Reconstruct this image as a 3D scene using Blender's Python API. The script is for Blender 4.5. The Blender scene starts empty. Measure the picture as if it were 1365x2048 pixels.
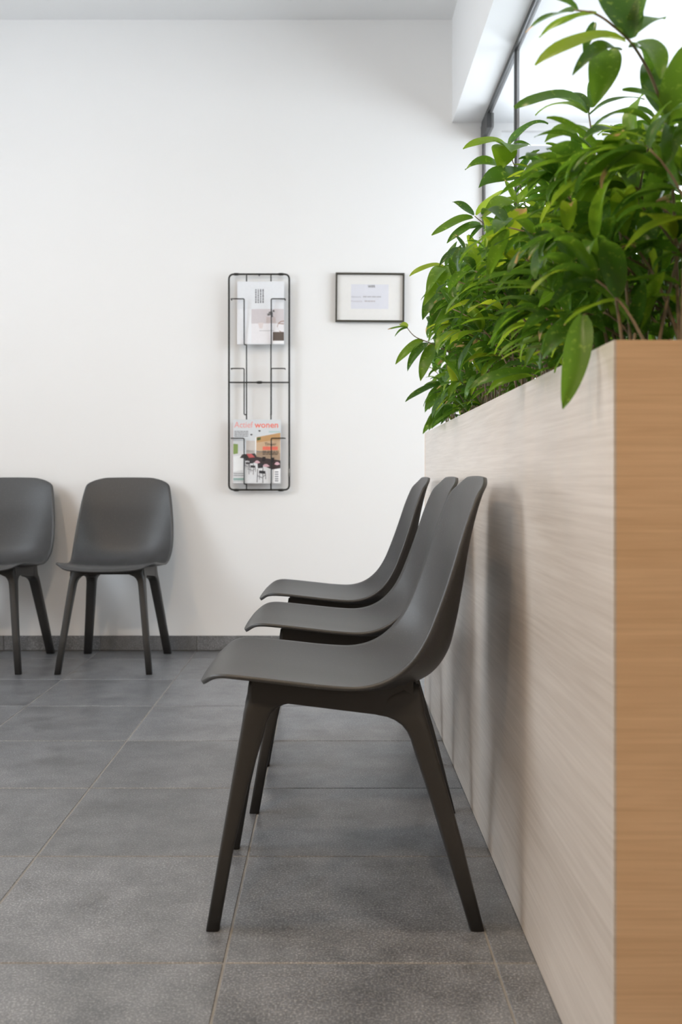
import bpy, bmesh, math, random
from mathutils import Vector, Matrix, noise
from mathutils.bvhtree import BVHTree

random.seed(11)
scene = bpy.context.scene
C = scene.collection

# ------------------------------------------------------------------ camera
H = 0.81            # camera height, m
F = 1923.0          # focal length in pixels of the 1365 x 2048 frame
VX, VY = 664.0, 957.0
cam_d = bpy.data.cameras.new('camera')
cam = bpy.data.objects.new('camera', cam_d)
C.objects.link(cam)
cam.location = (0, 0, H)
cam.rotation_euler = (math.radians(90), 0, 0)
cam_d.sensor_fit = 'AUTO'
cam_d.sensor_width = 36.0
cam_d.lens = F * 36.0 / 2048.0
cam_d.shift_x = (682.5 - VX) / 2048.0
cam_d.shift_y = -(1024.0 - VY) / 2048.0
cam_d.clip_start = 0.05
cam_d.dof.use_dof = True
cam_d.dof.focus_distance = 2.35
cam_d.dof.aperture_fstop = 5.0
scene.camera = cam

# ------------------------------------------------------------------ room sizes
XL, XR = -2.9, 2.7        # left wall, right wall of the neighbouring room
YB, YN = 4.528, -2.2      # back wall, wall behind the camera
ZC = 2.97                 # ceiling
XG = 0.715                # glazed partition
ZS = 2.485                # underside of the bulkhead
WIN_L = (1.6, 3.2, 1.10, 2.60)      # left window: y0, y1, z0, z1
WIN_B = (0.80, 1.75, 0.9, 2.45)     # window in the far wall behind the partition: x0, x1, z0, z1
WIN_R = (1.8, 4.0, 0.9, 2.35)       # window of the neighbouring room: y0, y1, z0, z1

# ------------------------------------------------------------------ sky, light, exposure
world = bpy.data.worlds.new('world')
scene.world = world
world.use_nodes = True
wn = world.node_tree.nodes
wn['Background'].inputs[0].default_value = (0.84, 0.92, 1.0, 1)
wn['Background'].inputs[1].default_value = 12.0

def portal(name, loc, rot, sx, sy):
    l = bpy.data.lights.new(name, 'AREA')
    l.shape = 'RECTANGLE'
    l.size, l.size_y = sx, sy
    l.cycles.is_portal = True
    o = bpy.data.objects.new(name, l)
    C.objects.link(o)
    o.location = loc
    o.rotation_euler = rot
    return o
portal('window_portal', (XL - 0.02, (WIN_L[0] + WIN_L[1]) / 2, (WIN_L[2] + WIN_L[3]) / 2), (0, math.radians(-90), 0), WIN_L[3] - WIN_L[2], WIN_L[1] - WIN_L[0])
portal('window_portal', ((WIN_B[0] + WIN_B[1]) / 2, YB + 0.02, (WIN_B[2] + WIN_B[3]) / 2), (math.radians(-90), 0, 0), WIN_B[1] - WIN_B[0], WIN_B[3] - WIN_B[2])
portal('window_portal', (XR + 0.02, (WIN_R[0] + WIN_R[1]) / 2, (WIN_R[2] + WIN_R[3]) / 2), (0, math.radians(90), 0), WIN_R[3] - WIN_R[2], WIN_R[1] - WIN_R[0])

WARM = (1.0, 0.76, 0.52)
SPOT_W = 13.0
vs = scene.view_settings
vs.view_transform = 'Standard'
vs.look = 'None'
vs.gamma = 1.0
vs.use_curve_mapping = False
vs.exposure = -0.06
scene.cycles.max_bounces = 8
scene.cycles.diffuse_bounces = 5
scene.cycles.use_adaptive_sampling = True
scene.cycles.adaptive_threshold = 0.02
scene.cycles.transparent_max_bounces = 16
scene.cycles.sample_clamp_indirect = 6.0
scene.cycles.use_denoising = True

# ------------------------------------------------------------------ helpers
def mesh_obj(name, me, mat=None, parent=None, loc=(0, 0, 0)):
    o = bpy.data.objects.new(name, me)
    C.objects.link(o)
    if mat is not None and len(me.materials) == 0:
        me.materials.append(mat)
    o.parent = parent
    o.location = loc
    return o

def bm_obj(name, bm, mat, parent=None, loc=(0, 0, 0), smooth=False):
    bmesh.ops.recalc_face_normals(bm, faces=bm.faces[:])
    me = bpy.data.meshes.new(name)
    bm.to_mesh(me)
    bm.free()
    if smooth:
        for p in me.polygons:
            p.use_smooth = True
    return mesh_obj(name, me, mat, parent, loc)

def add_box(bm, x0, x1, y0, y1, z0, z1, bevel=0.0, seg=2):
    r = bmesh.ops.create_cube(bm, size=1.0)
    vs_ = r['verts']
    for v in vs_:
        v.co = Vector(((x0 + x1) / 2 + v.co.x * (x1 - x0), (y0 + y1) / 2 + v.co.y * (y1 - y0), (z0 + z1) / 2 + v.co.z * (z1 - z0)))
    if bevel > 0:
        es = set()
        for v in vs_:
            es.update(v.link_edges)
        bmesh.ops.bevel(bm, geom=list(es), offset=bevel, segments=seg, affect='EDGES', profile=0.5)

def boxes(name, lst, mat, parent=None, bevel=0.0, loc=(0, 0, 0)):
    bm = bmesh.new()
    for b in lst:
        add_box(bm, *b, bevel=bevel)
    return bm_obj(name, bm, mat, parent, loc)

def add_tube(bm, pts, rad, n=8, cap=True):
    pts = [Vector(p) for p in pts]
    rads = rad if isinstance(rad, (list, tuple)) else [rad] * len(pts)
    rings = []
    up = None
    for i, p in enumerate(pts):
        a = pts[max(0, i - 1)]
        b = pts[min(len(pts) - 1, i + 1)]
        t = (b - a).normalized()
        if up is None:
            up = Vector((0, 0, 1)) if abs(t.z) < 0.9 else Vector((1, 0, 0))
        s = t.cross(up).normalized()
        up = s.cross(t).normalized()
        rings.append([bm.verts.new(p + (s * math.cos(2 * math.pi * k / n) + up * math.sin(2 * math.pi * k / n)) * rads[i]) for k in range(n)])
    for r0, r1 in zip(rings, rings[1:]):
        for k in range(n):
            bm.faces.new((r0[k], r0[(k + 1) % n], r1[(k + 1) % n], r1[k]))
    if cap:
        bm.faces.new(rings[0][::-1])
        bm.faces.new(rings[-1])

def round_path(pts, r, n=5, closed=False):
    """polyline with filleted corners"""
    pts = [Vector(p) for p in pts]
    out = []
    N = len(pts)
    for i, p in enumerate(pts):
        if not closed and (i == 0 or i == N - 1):
            out.append(p)
            continue
        a = pts[(i - 1) % N]
        b = pts[(i + 1) % N]
        d0 = (a - p)
        d1 = (b - p)
        rr = min(r, d0.length * 0.49, d1.length * 0.49)
        q0 = p + d0.normalized() * rr
        q1 = p + d1.normalized() * rr
        for k in range(n + 1):
            t = k / n
            out.append(q0 * (1 - t) ** 2 + p * 2 * t * (1 - t) + q1 * t * t)
    if closed:
        out.append(out[0])
    return out

def empty(name, loc=(0, 0, 0), rz=0.0):
    o = bpy.data.objects.new(name, None)
    C.objects.link(o)
    o.location = loc
    o.rotation_euler = (0, 0, rz)
    o.empty_display_size = 0.1
    return o

def tag(o, label=None, cat=None, group=None, kind=None):
    if label: o['label'] = label
    if cat: o['category'] = cat
    if group: o['group'] = group
    if kind: o['kind'] = kind
    return o

def struct(o):
    o['kind'] = 'structure'
    return o

def copy_tree(o, parent=None):
    c = o.copy()
    C.objects.link(c)
    c.parent = parent
    for ch in o.children:
        copy_tree(ch, c)
    return c

def at(px, py, D):
    """the point at depth D metres that the photograph shows at that pixel"""
    return Vector(((px - VX) * D / F, D, H + (VY - py) * D / F))

def proj(p):
    return VX + p.x * F / p.y, VY - (p.z - H) * F / p.y

# ------------------------------------------------------------------ materials
def nt(name):
    m = bpy.data.materials.new(name)
    m.use_nodes = True
    t = m.node_tree
    b = t.nodes['Principled BSDF']
    return m, t, b

def N(t, typ, **kw):
    n = t.nodes.new(typ)
    for k, v in kw.items():
        setattr(n, k, v)
    return n

def plain(name, col, rough=0.5, spec=0.5, metal=0.0, var=0.03, scale=12.0, bump=0.0, bscale=120.0):
    """plain coloured surface with faint procedural mottling"""
    m, t, b = nt(name)
    b.inputs['Roughness'].default_value = rough
    b.inputs['Specular IOR Level'].default_value = spec
    b.inputs['Metallic'].default_value = metal
    tc = N(t, 'ShaderNodeTexCoord')
    no = N(t, 'ShaderNodeTexNoise')
    no.inputs['Scale'].default_value = scale
    no.inputs['Detail'].default_value = 3
    t.links.new(tc.outputs['Object'], no.inputs['Vector'])
    mx = N(t, 'ShaderNodeMix', data_type='RGBA')
    mx.inputs[6].default_value = (*[c * (1 - var) for c in col], 1)
    mx.inputs[7].default_value = (*[min(1, c * (1 + var)) for c in col], 1)
    t.links.new(no.outputs['Fac'], mx.inputs[0])
    t.links.new(mx.outputs[2], b.inputs['Base Color'])
    if bump > 0:
        n2 = N(t, 'ShaderNodeTexNoise')
        n2.inputs['Scale'].default_value = bscale
        n2.inputs['Detail'].default_value = 2
        t.links.new(tc.outputs['Object'], n2.inputs['Vector'])
        bp = N(t, 'ShaderNodeBump')
        bp.inputs['Strength'].default_value = bump
        bp.inputs['Distance'].default_value = 0.001
        t.links.new(n2.outputs['Fac'], bp.inputs['Height'])
        t.links.new(bp.outputs['Normal'], b.inputs['Normal'])
    return m

def glass_mat(name, tint=(0.99, 0.992, 0.992), ior=1.45, rough=0.0):
    m = bpy.data.materials.new(name)
    m.use_nodes = True
    t = m.node_tree
    t.nodes.clear()
    out = N(t, 'ShaderNodeOutputMaterial')
    tr = N(t, 'ShaderNodeBsdfTransparent')
    tr.inputs[0].default_value = (*tint, 1)
    gl = N(t, 'ShaderNodeBsdfGlossy')
    gl.inputs['Roughness'].default_value = rough
    fr = N(t, 'ShaderNodeFresnel')
    fr.inputs['IOR'].default_value = ior
    mx = N(t, 'ShaderNodeMixShader')
    # the pane's outer faces reflect; leaving the pane adds nothing (no refraction is modelled)
    ge = N(t, 'ShaderNodeNewGeometry')
    iv = N(t, 'ShaderNodeMath', operation='SUBTRACT')
    iv.inputs[0].default_value = 1.0
    t.links.new(ge.outputs['Backfacing'], iv.inputs[1])
    ml = N(t, 'ShaderNodeMath', operation='MULTIPLY')
    t.links.new(fr.outputs[0], ml.inputs[0])
    t.links.new(iv.outputs[0], ml.inputs[1])
    t.links.new(ml.outputs[0], mx.inputs[0])
    t.links.new(tr.outputs[0], mx.inputs[1])
    t.links.new(gl.outputs[0], mx.inputs[2])
    t.links.new(mx.outputs[0], out.inputs[0])
    return m

def tile_mat():
    m, t, b = nt('slate_grey_tile')
    geo = N(t, 'ShaderNodeNewGeometry')
    oi = N(t, 'ShaderNodeObjectInfo')
    off = N(t, 'ShaderNodeVectorMath', operation='ADD')
    sc = N(t, 'ShaderNodeVectorMath', operation='SCALE')
    cmb = N(t, 'ShaderNodeCombineXYZ')
    t.links.new(oi.outputs['Random'], cmb.inputs[0])
    t.links.new(oi.outputs['Random'], cmb.inputs[1])
    t.links.new(cmb.outputs[0], sc.inputs[0])
    sc.inputs['Scale'].default_value = 37.0
    t.links.new(geo.outputs['Position'], off.inputs[0])
    t.links.new(sc.outputs[0], off.inputs[1])
    cloud = N(t, 'ShaderNodeTexNoise')
    cloud.inputs['Scale'].default_value = 8.0
    cloud.inputs['Detail'].default_value = 8
    cloud.inputs['Roughness'].default_value = 0.72
    t.links.new(off.outputs[0], cloud.inputs['Vector'])
    ramp = N(t, 'ShaderNodeValToRGB')
    e = ramp.color_ramp.elements
    e[0].position, e[0].color = 0.30, (0.040, 0.043, 0.048, 1)
    e[1].position, e[1].color = 0.72, (0.148, 0.156, 0.170, 1)
    t.links.new(cloud.outputs['Fac'], ramp.inputs[0])
    # fine pale grit
    grit = N(t, 'ShaderNodeTexNoise')
    grit.inputs['Scale'].default_value = 240.0
    grit.inputs['Detail'].default_value = 3
    grit.inputs['Roughness'].default_value = 0.75
    t.links.new(off.outputs[0], grit.inputs['Vector'])
    gr = N(t, 'ShaderNodeValToRGB')
    g = gr.color_ramp.elements
    g[0].position, g[0].color = 0.49, (0, 0, 0, 1)
    g[1].position, g[1].color = 0.68, (1, 1, 1, 1)
    t.links.new(grit.outputs['Fac'], gr.inputs[0])
    mul = N(t, 'ShaderNodeMath', operation='MULTIPLY')
    t.links.new(gr.outputs[0], mul.inputs[0])
    t.links.new(cloud.outputs['Fac'], mul.inputs[1])
    mx = N(t, 'ShaderNodeMix', data_type='RGBA')
    mx.inputs[7].default_value = (0.50, 0.50, 0.51, 1)
    t.links.new(mul.outputs[0], mx.inputs[0])
    t.links.new(ramp.outputs[0], mx.inputs[6])
    hv = N(t, 'ShaderNodeHueSaturation')
    mr = N(t, 'ShaderNodeMapRange')
    mr.inputs[3].default_value = 0.85
    mr.inputs[4].default_value = 1.15
    t.links.new(oi.outputs['Random'], mr.inputs[0])
    t.links.new(mr.outputs[0], hv.inputs['Value'])
    t.links.new(mx.outputs[2], hv.inputs['Color'])
    t.links.new(hv.outputs[0], b.inputs['Base Color'])
    b.inputs['Roughness'].default_value = 0.44
    b.inputs['Specular IOR Level'].default_value = 1.0
    b.inputs['Coat Weight'].default_value = 0.45
    b.inputs['Coat Roughness'].default_value = 0.38
    bp = N(t, 'ShaderNodeBump')
    bp.inputs['Strength'].default_value = 0.2
    bp.inputs['Distance'].default_value = 0.0012
    t.links.new(grit.outputs['Fac'], bp.inputs['Height'])
    t.links.new(bp.outputs['Normal'], b.inputs['Normal'])
    return m

def wood_mat(name, dark, light, spec):
    m, t, b = nt(name)
    tc = N(t, 'ShaderNodeNewGeometry')
    mp = N(t, 'ShaderNodeMapping')
    mp.inputs['Scale'].default_value = (0.9, 0.55, 7.0)
    t.links.new(tc.outputs['Position'], mp.inputs['Vector'])
    big = N(t, 'ShaderNodeTexNoise')
    big.inputs['Scale'].default_value = 1.6
    big.inputs['Detail'].default_value = 3
    big.inputs['Distortion'].default_value = 0.25
    t.links.new(mp.outputs[0], big.inputs['Vector'])
    # growth rings: sine of the distorted height
    sep = N(t, 'ShaderNodeSeparateXYZ')
    t.links.new(tc.outputs['Position'], sep.inputs[0])
    ad = N(t, 'ShaderNodeMath', operation='MULTIPLY_ADD')
    t.links.new(big.outputs['Fac'], ad.inputs[0])
    ad.inputs[1].default_value = 0.22
    t.links.new(sep.outputs['Z'], ad.inputs[2])
    fr = N(t, 'ShaderNodeMath', operation='MULTIPLY')
    t.links.new(ad.outputs[0], fr.inputs[0])
    fr.inputs[1].default_value = 230.0
    sn = N(t, 'ShaderNodeMath', operation='SINE')
    t.links.new(fr.outputs[0], sn.inputs[0])
    # fibre streaks
    mp2 = N(t, 'ShaderNodeMapping')
    mp2.inputs['Scale'].default_value = (2.0, 1.6, 90.0)
    t.links.new(tc.outputs['Position'], mp2.inputs['Vector'])
    fib = N(t, 'ShaderNodeTexNoise')
    fib.inputs['Scale'].default_value = 2.2
    fib.inputs['Detail'].default_value = 5
    fib.inputs['Roughness'].default_value = 0.65
    t.links.new(mp2.outputs[0], fib.inputs['Vector'])
    s1 = N(t, 'ShaderNodeMath', operation='MULTIPLY_ADD')
    t.links.new(sn.outputs[0], s1.inputs[0])
    s1.inputs[1].default_value = 0.05
    t.links.new(fib.outputs['Fac'], s1.inputs[2])
    s2 = N(t, 'ShaderNodeMath', operation='MULTIPLY_ADD')
    t.links.new(big.outputs['Fac'], s2.inputs[0])
    s2.inputs[1].default_value = 0.55
    t.links.new(s1.outputs[0], s2.inputs[2])
    rp = N(t, 'ShaderNodeValToRGB')
    e = rp.color_ramp.elements
    e[0].position, e[0].color = 0.50, (*dark, 1)
    e[1].position, e[1].color = 1.02, (*light, 1)
    t.links.new(s2.outputs[0], rp.inputs[0])
    t.links.new(rp.outputs[0], b.inputs['Base Color'])
    b.inputs['Roughness'].default_value = 0.31
    b.inputs['Specular IOR Level'].default_value = spec
    b.inputs['Anisotropic'].default_value = 0.8
    b.inputs['Anisotropic Rotation'].default_value = 0.25
    tg = N(t, 'ShaderNodeTangent', direction_type='RADIAL', axis='Z')
    t.links.new(tg.outputs[0], b.inputs['Tangent'])
    bp = N(t, 'ShaderNodeBump')
    bp.inputs['Strength'].default_value = 0.10
    bp.inputs['Distance'].default_value = 0.001
    t.links.new(s1.outputs[0], bp.inputs['Height'])
    t.links.new(bp.outputs['Normal'], b.inputs['Normal'])
    return m

def plastic_mat():
    m, t, b = nt('anthracite_composite')
    tc = N(t, 'ShaderNodeTexCoord')
    no = N(t, 'ShaderNodeTexNoise')
    no.inputs['Scale'].default_value = 420.0
    no.inputs['Detail'].default_value = 2
    t.links.new(tc.outputs['Object'], no.inputs['Vector'])
    rp = N(t, 'ShaderNodeValToRGB')
    e = rp.color_ramp.elements
    e[0].position, e[0].color = 0.62, (0.045, 0.046, 0.0475, 1)
    e[1].position, e[1].color = 0.80, (0.13, 0.125, 0.12, 1)
    t.links.new(no.outputs['Fac'], rp.inputs[0])
    t.links.new(rp.outputs[0], b.inputs['Base Color'])
    b.inputs['Roughness'].default_value = 0.42
    b.inputs['Specular IOR Level'].default_value = 0.45
    bp = N(t, 'ShaderNodeBump')
    bp.inputs['Strength'].default_value = 0.12
    bp.inputs['Distance'].default_value = 0.0006
    t.links.new(no.outputs['Fac'], bp.inputs['Height'])
    t.links.new(bp.outputs['Normal'], b.inputs['Normal'])
    return m

def leaf_mat():
    m, t, b = nt('speckled_leaf')
    oi = N(t, 'ShaderNodeObjectInfo')
    tc = N(t, 'ShaderNodeTexCoord')
    rp = N(t, 'ShaderNodeValToRGB')
    cr = rp.color_ramp
    cr.elements[0].position, cr.elements[0].color = 0.0, (0.036, 0.105, 0.011, 1)
    cr.elements[1].position, cr.elements[1].color = 1.0, (0.30, 0.42, 0.024, 1)
    k = cr.elements.new(0.55); k.color = (0.070, 0.180, 0.013, 1)
    k = cr.elements.new(0.88); k.color = (0.145, 0.28, 0.016, 1)
    t.links.new(oi.outputs['Random'], rp.inputs[0])
    # pale speckles
    sp = N(t, 'ShaderNodeTexNoise')
    sp.inputs['Scale'].default_value = 14.0
    sp.inputs['Detail'].default_value = 2
    addv = N(t, 'ShaderNodeVectorMath', operation='ADD')
    t.links.new(tc.outputs['Object'], addv.inputs[0])
    t.links.new(oi.outputs['Location'], addv.inputs[1])
    t.links.new(addv.outputs[0], sp.inputs['Vector'])
    sr = N(t, 'ShaderNodeValToRGB')
    sr.color_ramp.elements[0].position = 0.60
    sr.color_ramp.elements[1].position = 0.72
    t.links.new(sp.outputs['Fac'], sr.inputs[0])
    mx = N(t, 'ShaderNodeMix', data_type='RGBA')
    mx.inputs[7].default_value = (0.26, 0.40, 0.05, 1)
    sm = N(t, 'ShaderNodeMath', operation='MULTIPLY')
    sm.inputs[1].default_value = 0.55
    t.links.new(sr.outputs[0], sm.inputs[0])
    t.links.new(sm.outputs[0], mx.inputs[0])
    t.links.new(rp.outputs[0], mx.inputs[6])
    # dried tips on some of the leaves
    sep = N(t, 'ShaderNodeSeparateXYZ')
    t.links.new(tc.outputs['Object'], sep.inputs[0])
    r2 = N(t, 'ShaderNodeMath', operation='MULTIPLY')
    t.links.new(oi.outputs['Random'], r2.inputs[0])
    r2.inputs[1].default_value = 61.0
    fr = N(t, 'ShaderNodeMath', operation='FRACT')
    t.links.new(r2.outputs[0], fr.inputs[0])
    mr = N(t, 'ShaderNodeMapRange')
    mr.inputs[1].default_value = 0.0
    mr.inputs[2].default_value = 0.13
    mr.inputs[3].default_value = 0.74
    mr.inputs[4].default_value = 1.05
    t.links.new(fr.outputs[0], mr.inputs[0])
    wob = N(t, 'ShaderNodeMath', operation='MULTIPLY_ADD')
    t.links.new(sp.outputs['Fac'], wob.inputs[0])
    wob.inputs[1].default_value = 0.25
    t.links.new(sep.outputs['Y'], wob.inputs[2])
    sb = N(t, 'ShaderNodeMath', operation='SUBTRACT')
    t.links.new(wob.outputs[0], sb.inputs[0])
    ad = N(t, 'ShaderNodeMath', operation='ADD')
    t.links.new(mr.outputs[0], ad.inputs[0])
    ad.inputs[1].default_value = 0.12
    t.links.new(ad.outputs[0], sb.inputs[1])
    st = N(t, 'ShaderNodeMath', operation='MULTIPLY', use_clamp=True)
    t.links.new(sb.outputs[0], st.inputs[0])
    st.inputs[1].default_value = 14.0
    mx2 = N(t, 'ShaderNodeMix', data_type='RGBA')
    mx2.inputs[7].default_value = (0.42, 0.30, 0.12, 1)
    t.links.new(st.outputs[0], mx2.inputs[0])
    t.links.new(mx.outputs[2], mx2.inputs[6])
    t.links.new(mx2.outputs[2], b.inputs['Base Color'])
    b.inputs['Roughness'].default_value = 0.34
    b.inputs['Specular IOR Level'].default_value = 0.5
    # light passes through the blade
    tl = N(t, 'ShaderNodeBsdfTranslucent')
    hs = N(t, 'ShaderNodeHueSaturation')
    hs.inputs['Hue'].default_value = 0.485
    hs.inputs['Value'].default_value = 1.7
    t.links.new(mx2.outputs[2], hs.inputs['Color'])
    t.links.new(hs.outputs[0], tl.inputs['Color'])
    ms = N(t, 'ShaderNodeMixShader')
    ms.inputs[0].default_value = 0.48
    t.links.new(b.outputs[0], ms.inputs[1])
    t.links.new(tl.outputs[0], ms.inputs[2])
    out = t.nodes['Material Output']
    t.links.new(ms.outputs[0], out.inputs[0])
    return m

def emit_mat(name, col, s):
    m = bpy.data.materials.new(name)
    m.use_nodes = True
    t = m.node_tree
    t.nodes.clear()
    out = N(t, 'ShaderNodeOutputMaterial')
    e = N(t, 'ShaderNodeEmission')
    e.inputs[0].default_value = (*col, 1)
    e.inputs[1].default_value = s
    t.links.new(e.outputs[0], out.inputs[0])
    return m

M_WALL = plain('white_wall_paint', (0.84, 0.835, 0.83), 0.75, 0.3, var=0.006, scale=3, bump=0.06, bscale=260)
M_FRONT = plain('warm_bounce_wall_paint', (0.34, 0.28, 0.225), 0.75, 0.3, var=0.01, scale=3)  # unseen wall: brown chosen to cut and warm the light it bounces
M_CEIL = plain('white_ceiling_paint', (0.82, 0.82, 0.82), 0.8, 0.3, var=0.006, scale=2)
M_TILE = tile_mat()
M_GROUT = plain('beige_grey_grout', (0.25, 0.24, 0.225), 0.85, 0.3, var=0.2, scale=30)
M_WOOD = wood_mat('pale_oak_laminate', (0.50, 0.435, 0.375), (0.66, 0.595, 0.535), 0.85)  # planter sides get a paler, greyer oak than the ends
M_OAK = wood_mat('brown_oak_laminate', (0.60, 0.395, 0.225), (0.75, 0.52, 0.32), 0.5)
M_PLASTIC = plastic_mat()
M_LEGS = plain('anthracite_leg_plastic', (0.030, 0.029, 0.028), 0.46, 0.45, var=0.08, scale=60)
M_METAL = plain('dark_grey_aluminium', (0.055, 0.055, 0.055), 0.42, 0.5, metal=0.3, var=0.05)
M_WIRE = plain('blackened_wire', (0.018, 0.018, 0.015), 0.5, 0.4, var=0.1)
M_STEEL = plain('worn_steel_sleeve', (0.22, 0.21, 0.19), 0.45, 0.5, metal=0.6)
M_GLASS = glass_mat('clear_glass')
M_WHITE = plain('white_lacquer', (0.80, 0.81, 0.82), 0.45, 0.4, var=0.01)
M_BLIND = plain('grey_roller_blind', (0.50, 0.51, 0.53), 0.8, 0.2, var=0.03, scale=40)
M_SOIL = plain('dark_potting_soil', (0.030, 0.021, 0.015), 0.95, 0.2, var=0.5, scale=90, bump=0.8, bscale=160)
M_LEAF = leaf_mat()
M_STEM = plain('brown_stem', (0.20, 0.15, 0.09), 0.7, 0.3, var=0.3, scale=60)
M_FRAME = plain('dark_bronze_frame', (0.045, 0.042, 0.033), 0.4, 0.5, var=0.05)
M_LAMP = emit_mat('warm_lamp_glow', WARM, 12.0)

# ------------------------------------------------------------------ room shell
T = 0.12
w = boxes('wall_back', [
    (XL - T, WIN_B[0], YB, YB + T, -0.08, ZC),
    (WIN_B[0], WIN_B[1], YB, YB + T, -0.08, WIN_B[2]),
    (WIN_B[0], WIN_B[1], YB, YB + T, WIN_B[3], ZC),
    (WIN_B[1], XR + T, YB, YB + T, -0.08, ZC)], M_WALL)
struct(w)
struct(boxes('wall_left', [
    (XL - T, XL, YN - T, WIN_L[0], -0.08, ZC),
    (XL - T, XL, WIN_L[1], YB, -0.08, ZC),
    (XL - T, XL, WIN_L[0], WIN_L[1], -0.08, WIN_L[2]),
    (XL - T, XL, WIN_L[0], WIN_L[1], WIN_L[3], ZC)], M_WALL))
struct(boxes('wall_right', [
    (XR, XR + T, YN - T, WIN_R[0], -0.08, ZC),
    (XR, XR + T, WIN_R[1], YB, -0.08, ZC),
    (XR, XR + T, WIN_R[0], WIN_R[1], -0.08, WIN_R[2]),
    (XR, XR + T, WIN_R[0], WIN_R[1], WIN_R[3], ZC)], M_WALL))
struct(boxes('wall_front', [(XL, XR, YN - T, YN, -0.08, ZC)], M_FRONT))
struct(boxes('ceiling', [(XL - T, XR + T, YN - T, YB + T, ZC, ZC + 0.12)], M_CEIL))
struct(boxes('ceiling_bulkhead', [(0.567, XR, YN, YB, ZS, ZC)], M_CEIL))

# floor: grout bed with separate tiles
PITCH, GAP = 0.454, 0.0042
floor = boxes('floor', [(XL, XR, YN, YB, -0.08, -0.0016)], M_GROUT)
struct(floor)
def tile_mesh(sx, sy):
    bm = bmesh.new()
    add_box(bm, -sx / 2, sx / 2, -sy / 2, sy / 2, -0.010, 0.0, bevel=0.0012, seg=1)
    bmesh.ops.recalc_face_normals(bm, faces=bm.faces[:])
    me = bpy.data.meshes.new('floor_tile')
    bm.to_mesh(me)
    bm.free()
    me.materials.append(M_TILE)
    return me
tcache = {}
gx = [0.274 + PITCH * i for i in range(-8, 7)]
gy = [1.607 + PITCH * i for i in range(-10, 8)]
for i in range(len(gx) - 1):
    for j in range(len(gy) - 1):
        x0, x1 = max(gx[i] + GAP / 2, XL + 0.001), min(gx[i + 1] - GAP / 2, XR - 0.001)
        y0, y1 = max(gy[j] + GAP / 2, YN + 0.001), min(gy[j + 1] - GAP / 2, YB - 0.012)
        if x1 - x0 < 0.02 or y1 - y0 < 0.02:
            continue
        key = (round(x1 - x0, 4), round(y1 - y0, 4))
        if key not in tcache:
            tcache[key] = tile_mesh(*key)
        mesh_obj('floor_tile', tcache[key], None, floor, ((x0 + x1) / 2, (y0 + y1) / 2, 0))

# skirting of cut tiles
skirt = boxes('baseboard_back', [(XL + 0.002, XG - 0.02, YB - 0.006, YB - 0.0005, 0.0, 0.069)], M_GROUT)
struct(skirt)
for i in range(len(gx) - 1):
    x0, x1 = max(gx[i] + 0.001, XL + 0.003), min(gx[i + 1] - 0.001, XG - 0.02)
    if x1 - x0 < 0.02:
        continue
    boxes('skirting_tile', [(x0, x1, YB - 0.011, YB - 0.001, 0.003, 0.071)], M_TILE, skirt, bevel=0.0008)

# ------------------------------------------------------------------ windows
def window(name, axis, plane, a0, a1, z0, z1, mull, blind=None):
    """frame, glass panes; axis 'x' = wall runs along x"""
    root = empty(name, ((a0 + a1) / 2, plane, z0) if axis == 'x' else (plane, (a0 + a1) / 2, z0))
    struct(root)
    L = root.location
    def bx(nm, a, b, zz0, zz1, t0, t1, mat):
        if axis == 'x':
            r = (a - L.x, b - L.x, t0, t1, zz0 - L.z, zz1 - L.z)
        else:
            r = (t0, t1, a - L.y, b - L.y, zz0 - L.z, zz1 - L.z)
        return boxes(nm, [r], mat, root)
    fw = 0.06
    g = 0.002
    bx('frame_rail', a0 + g, a1 - g, z0 + g, z0 + fw, -0.03, 0.03, M_WHITE)
    bx('frame_rail', a0 + g, a1 - g, z1 - fw, z1 - g, -0.03, 0.03, M_WHITE)
    bx('frame_stile', a0 + g, a0 + fw, z0 + fw, z1 - fw, -0.03, 0.03, M_WHITE)
    bx('frame_stile', a1 - fw, a1 - g, z0 + fw, z1 - fw, -0.03, 0.03, M_WHITE)
    edges = [a0 + fw]
    for k in range(1, mull + 1):
        c = a0 + (a1 - a0) * k / (mull + 1)
        bx('mullion', c - 0.03, c + 0.03, z0 + fw, z1 - fw, -0.028, 0.028, M_WHITE)
        edges += [c - 0.03, c + 0.03]
    edges.append(a1 - fw)
    for k in range(0, len(edges), 2):
        bx('pane', edges[k], edges[k + 1], z0 + fw, z1 - fw, -0.003, 0.003, M_GLASS)
    return root, bx
window('window_1', 'y', XL - 0.07, *WIN_L, 2)
r_, bx_ = window('window_2', 'x', YB + 0.05, *WIN_B, 0)
bx_('roller_blind', WIN_B[0] + 0.065, WIN_B[1] - 0.065, 2.20, WIN_B[3] - 0.062, -0.022, -0.018, M_BLIND)
bx_('blind_bar', WIN_B[0] + 0.065, WIN_B[1] - 0.065, 2.188, 2.20, -0.026, -0.014, M_WHITE)
window('window_3', 'y', XR + 0.06, *WIN_R, 2)

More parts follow.
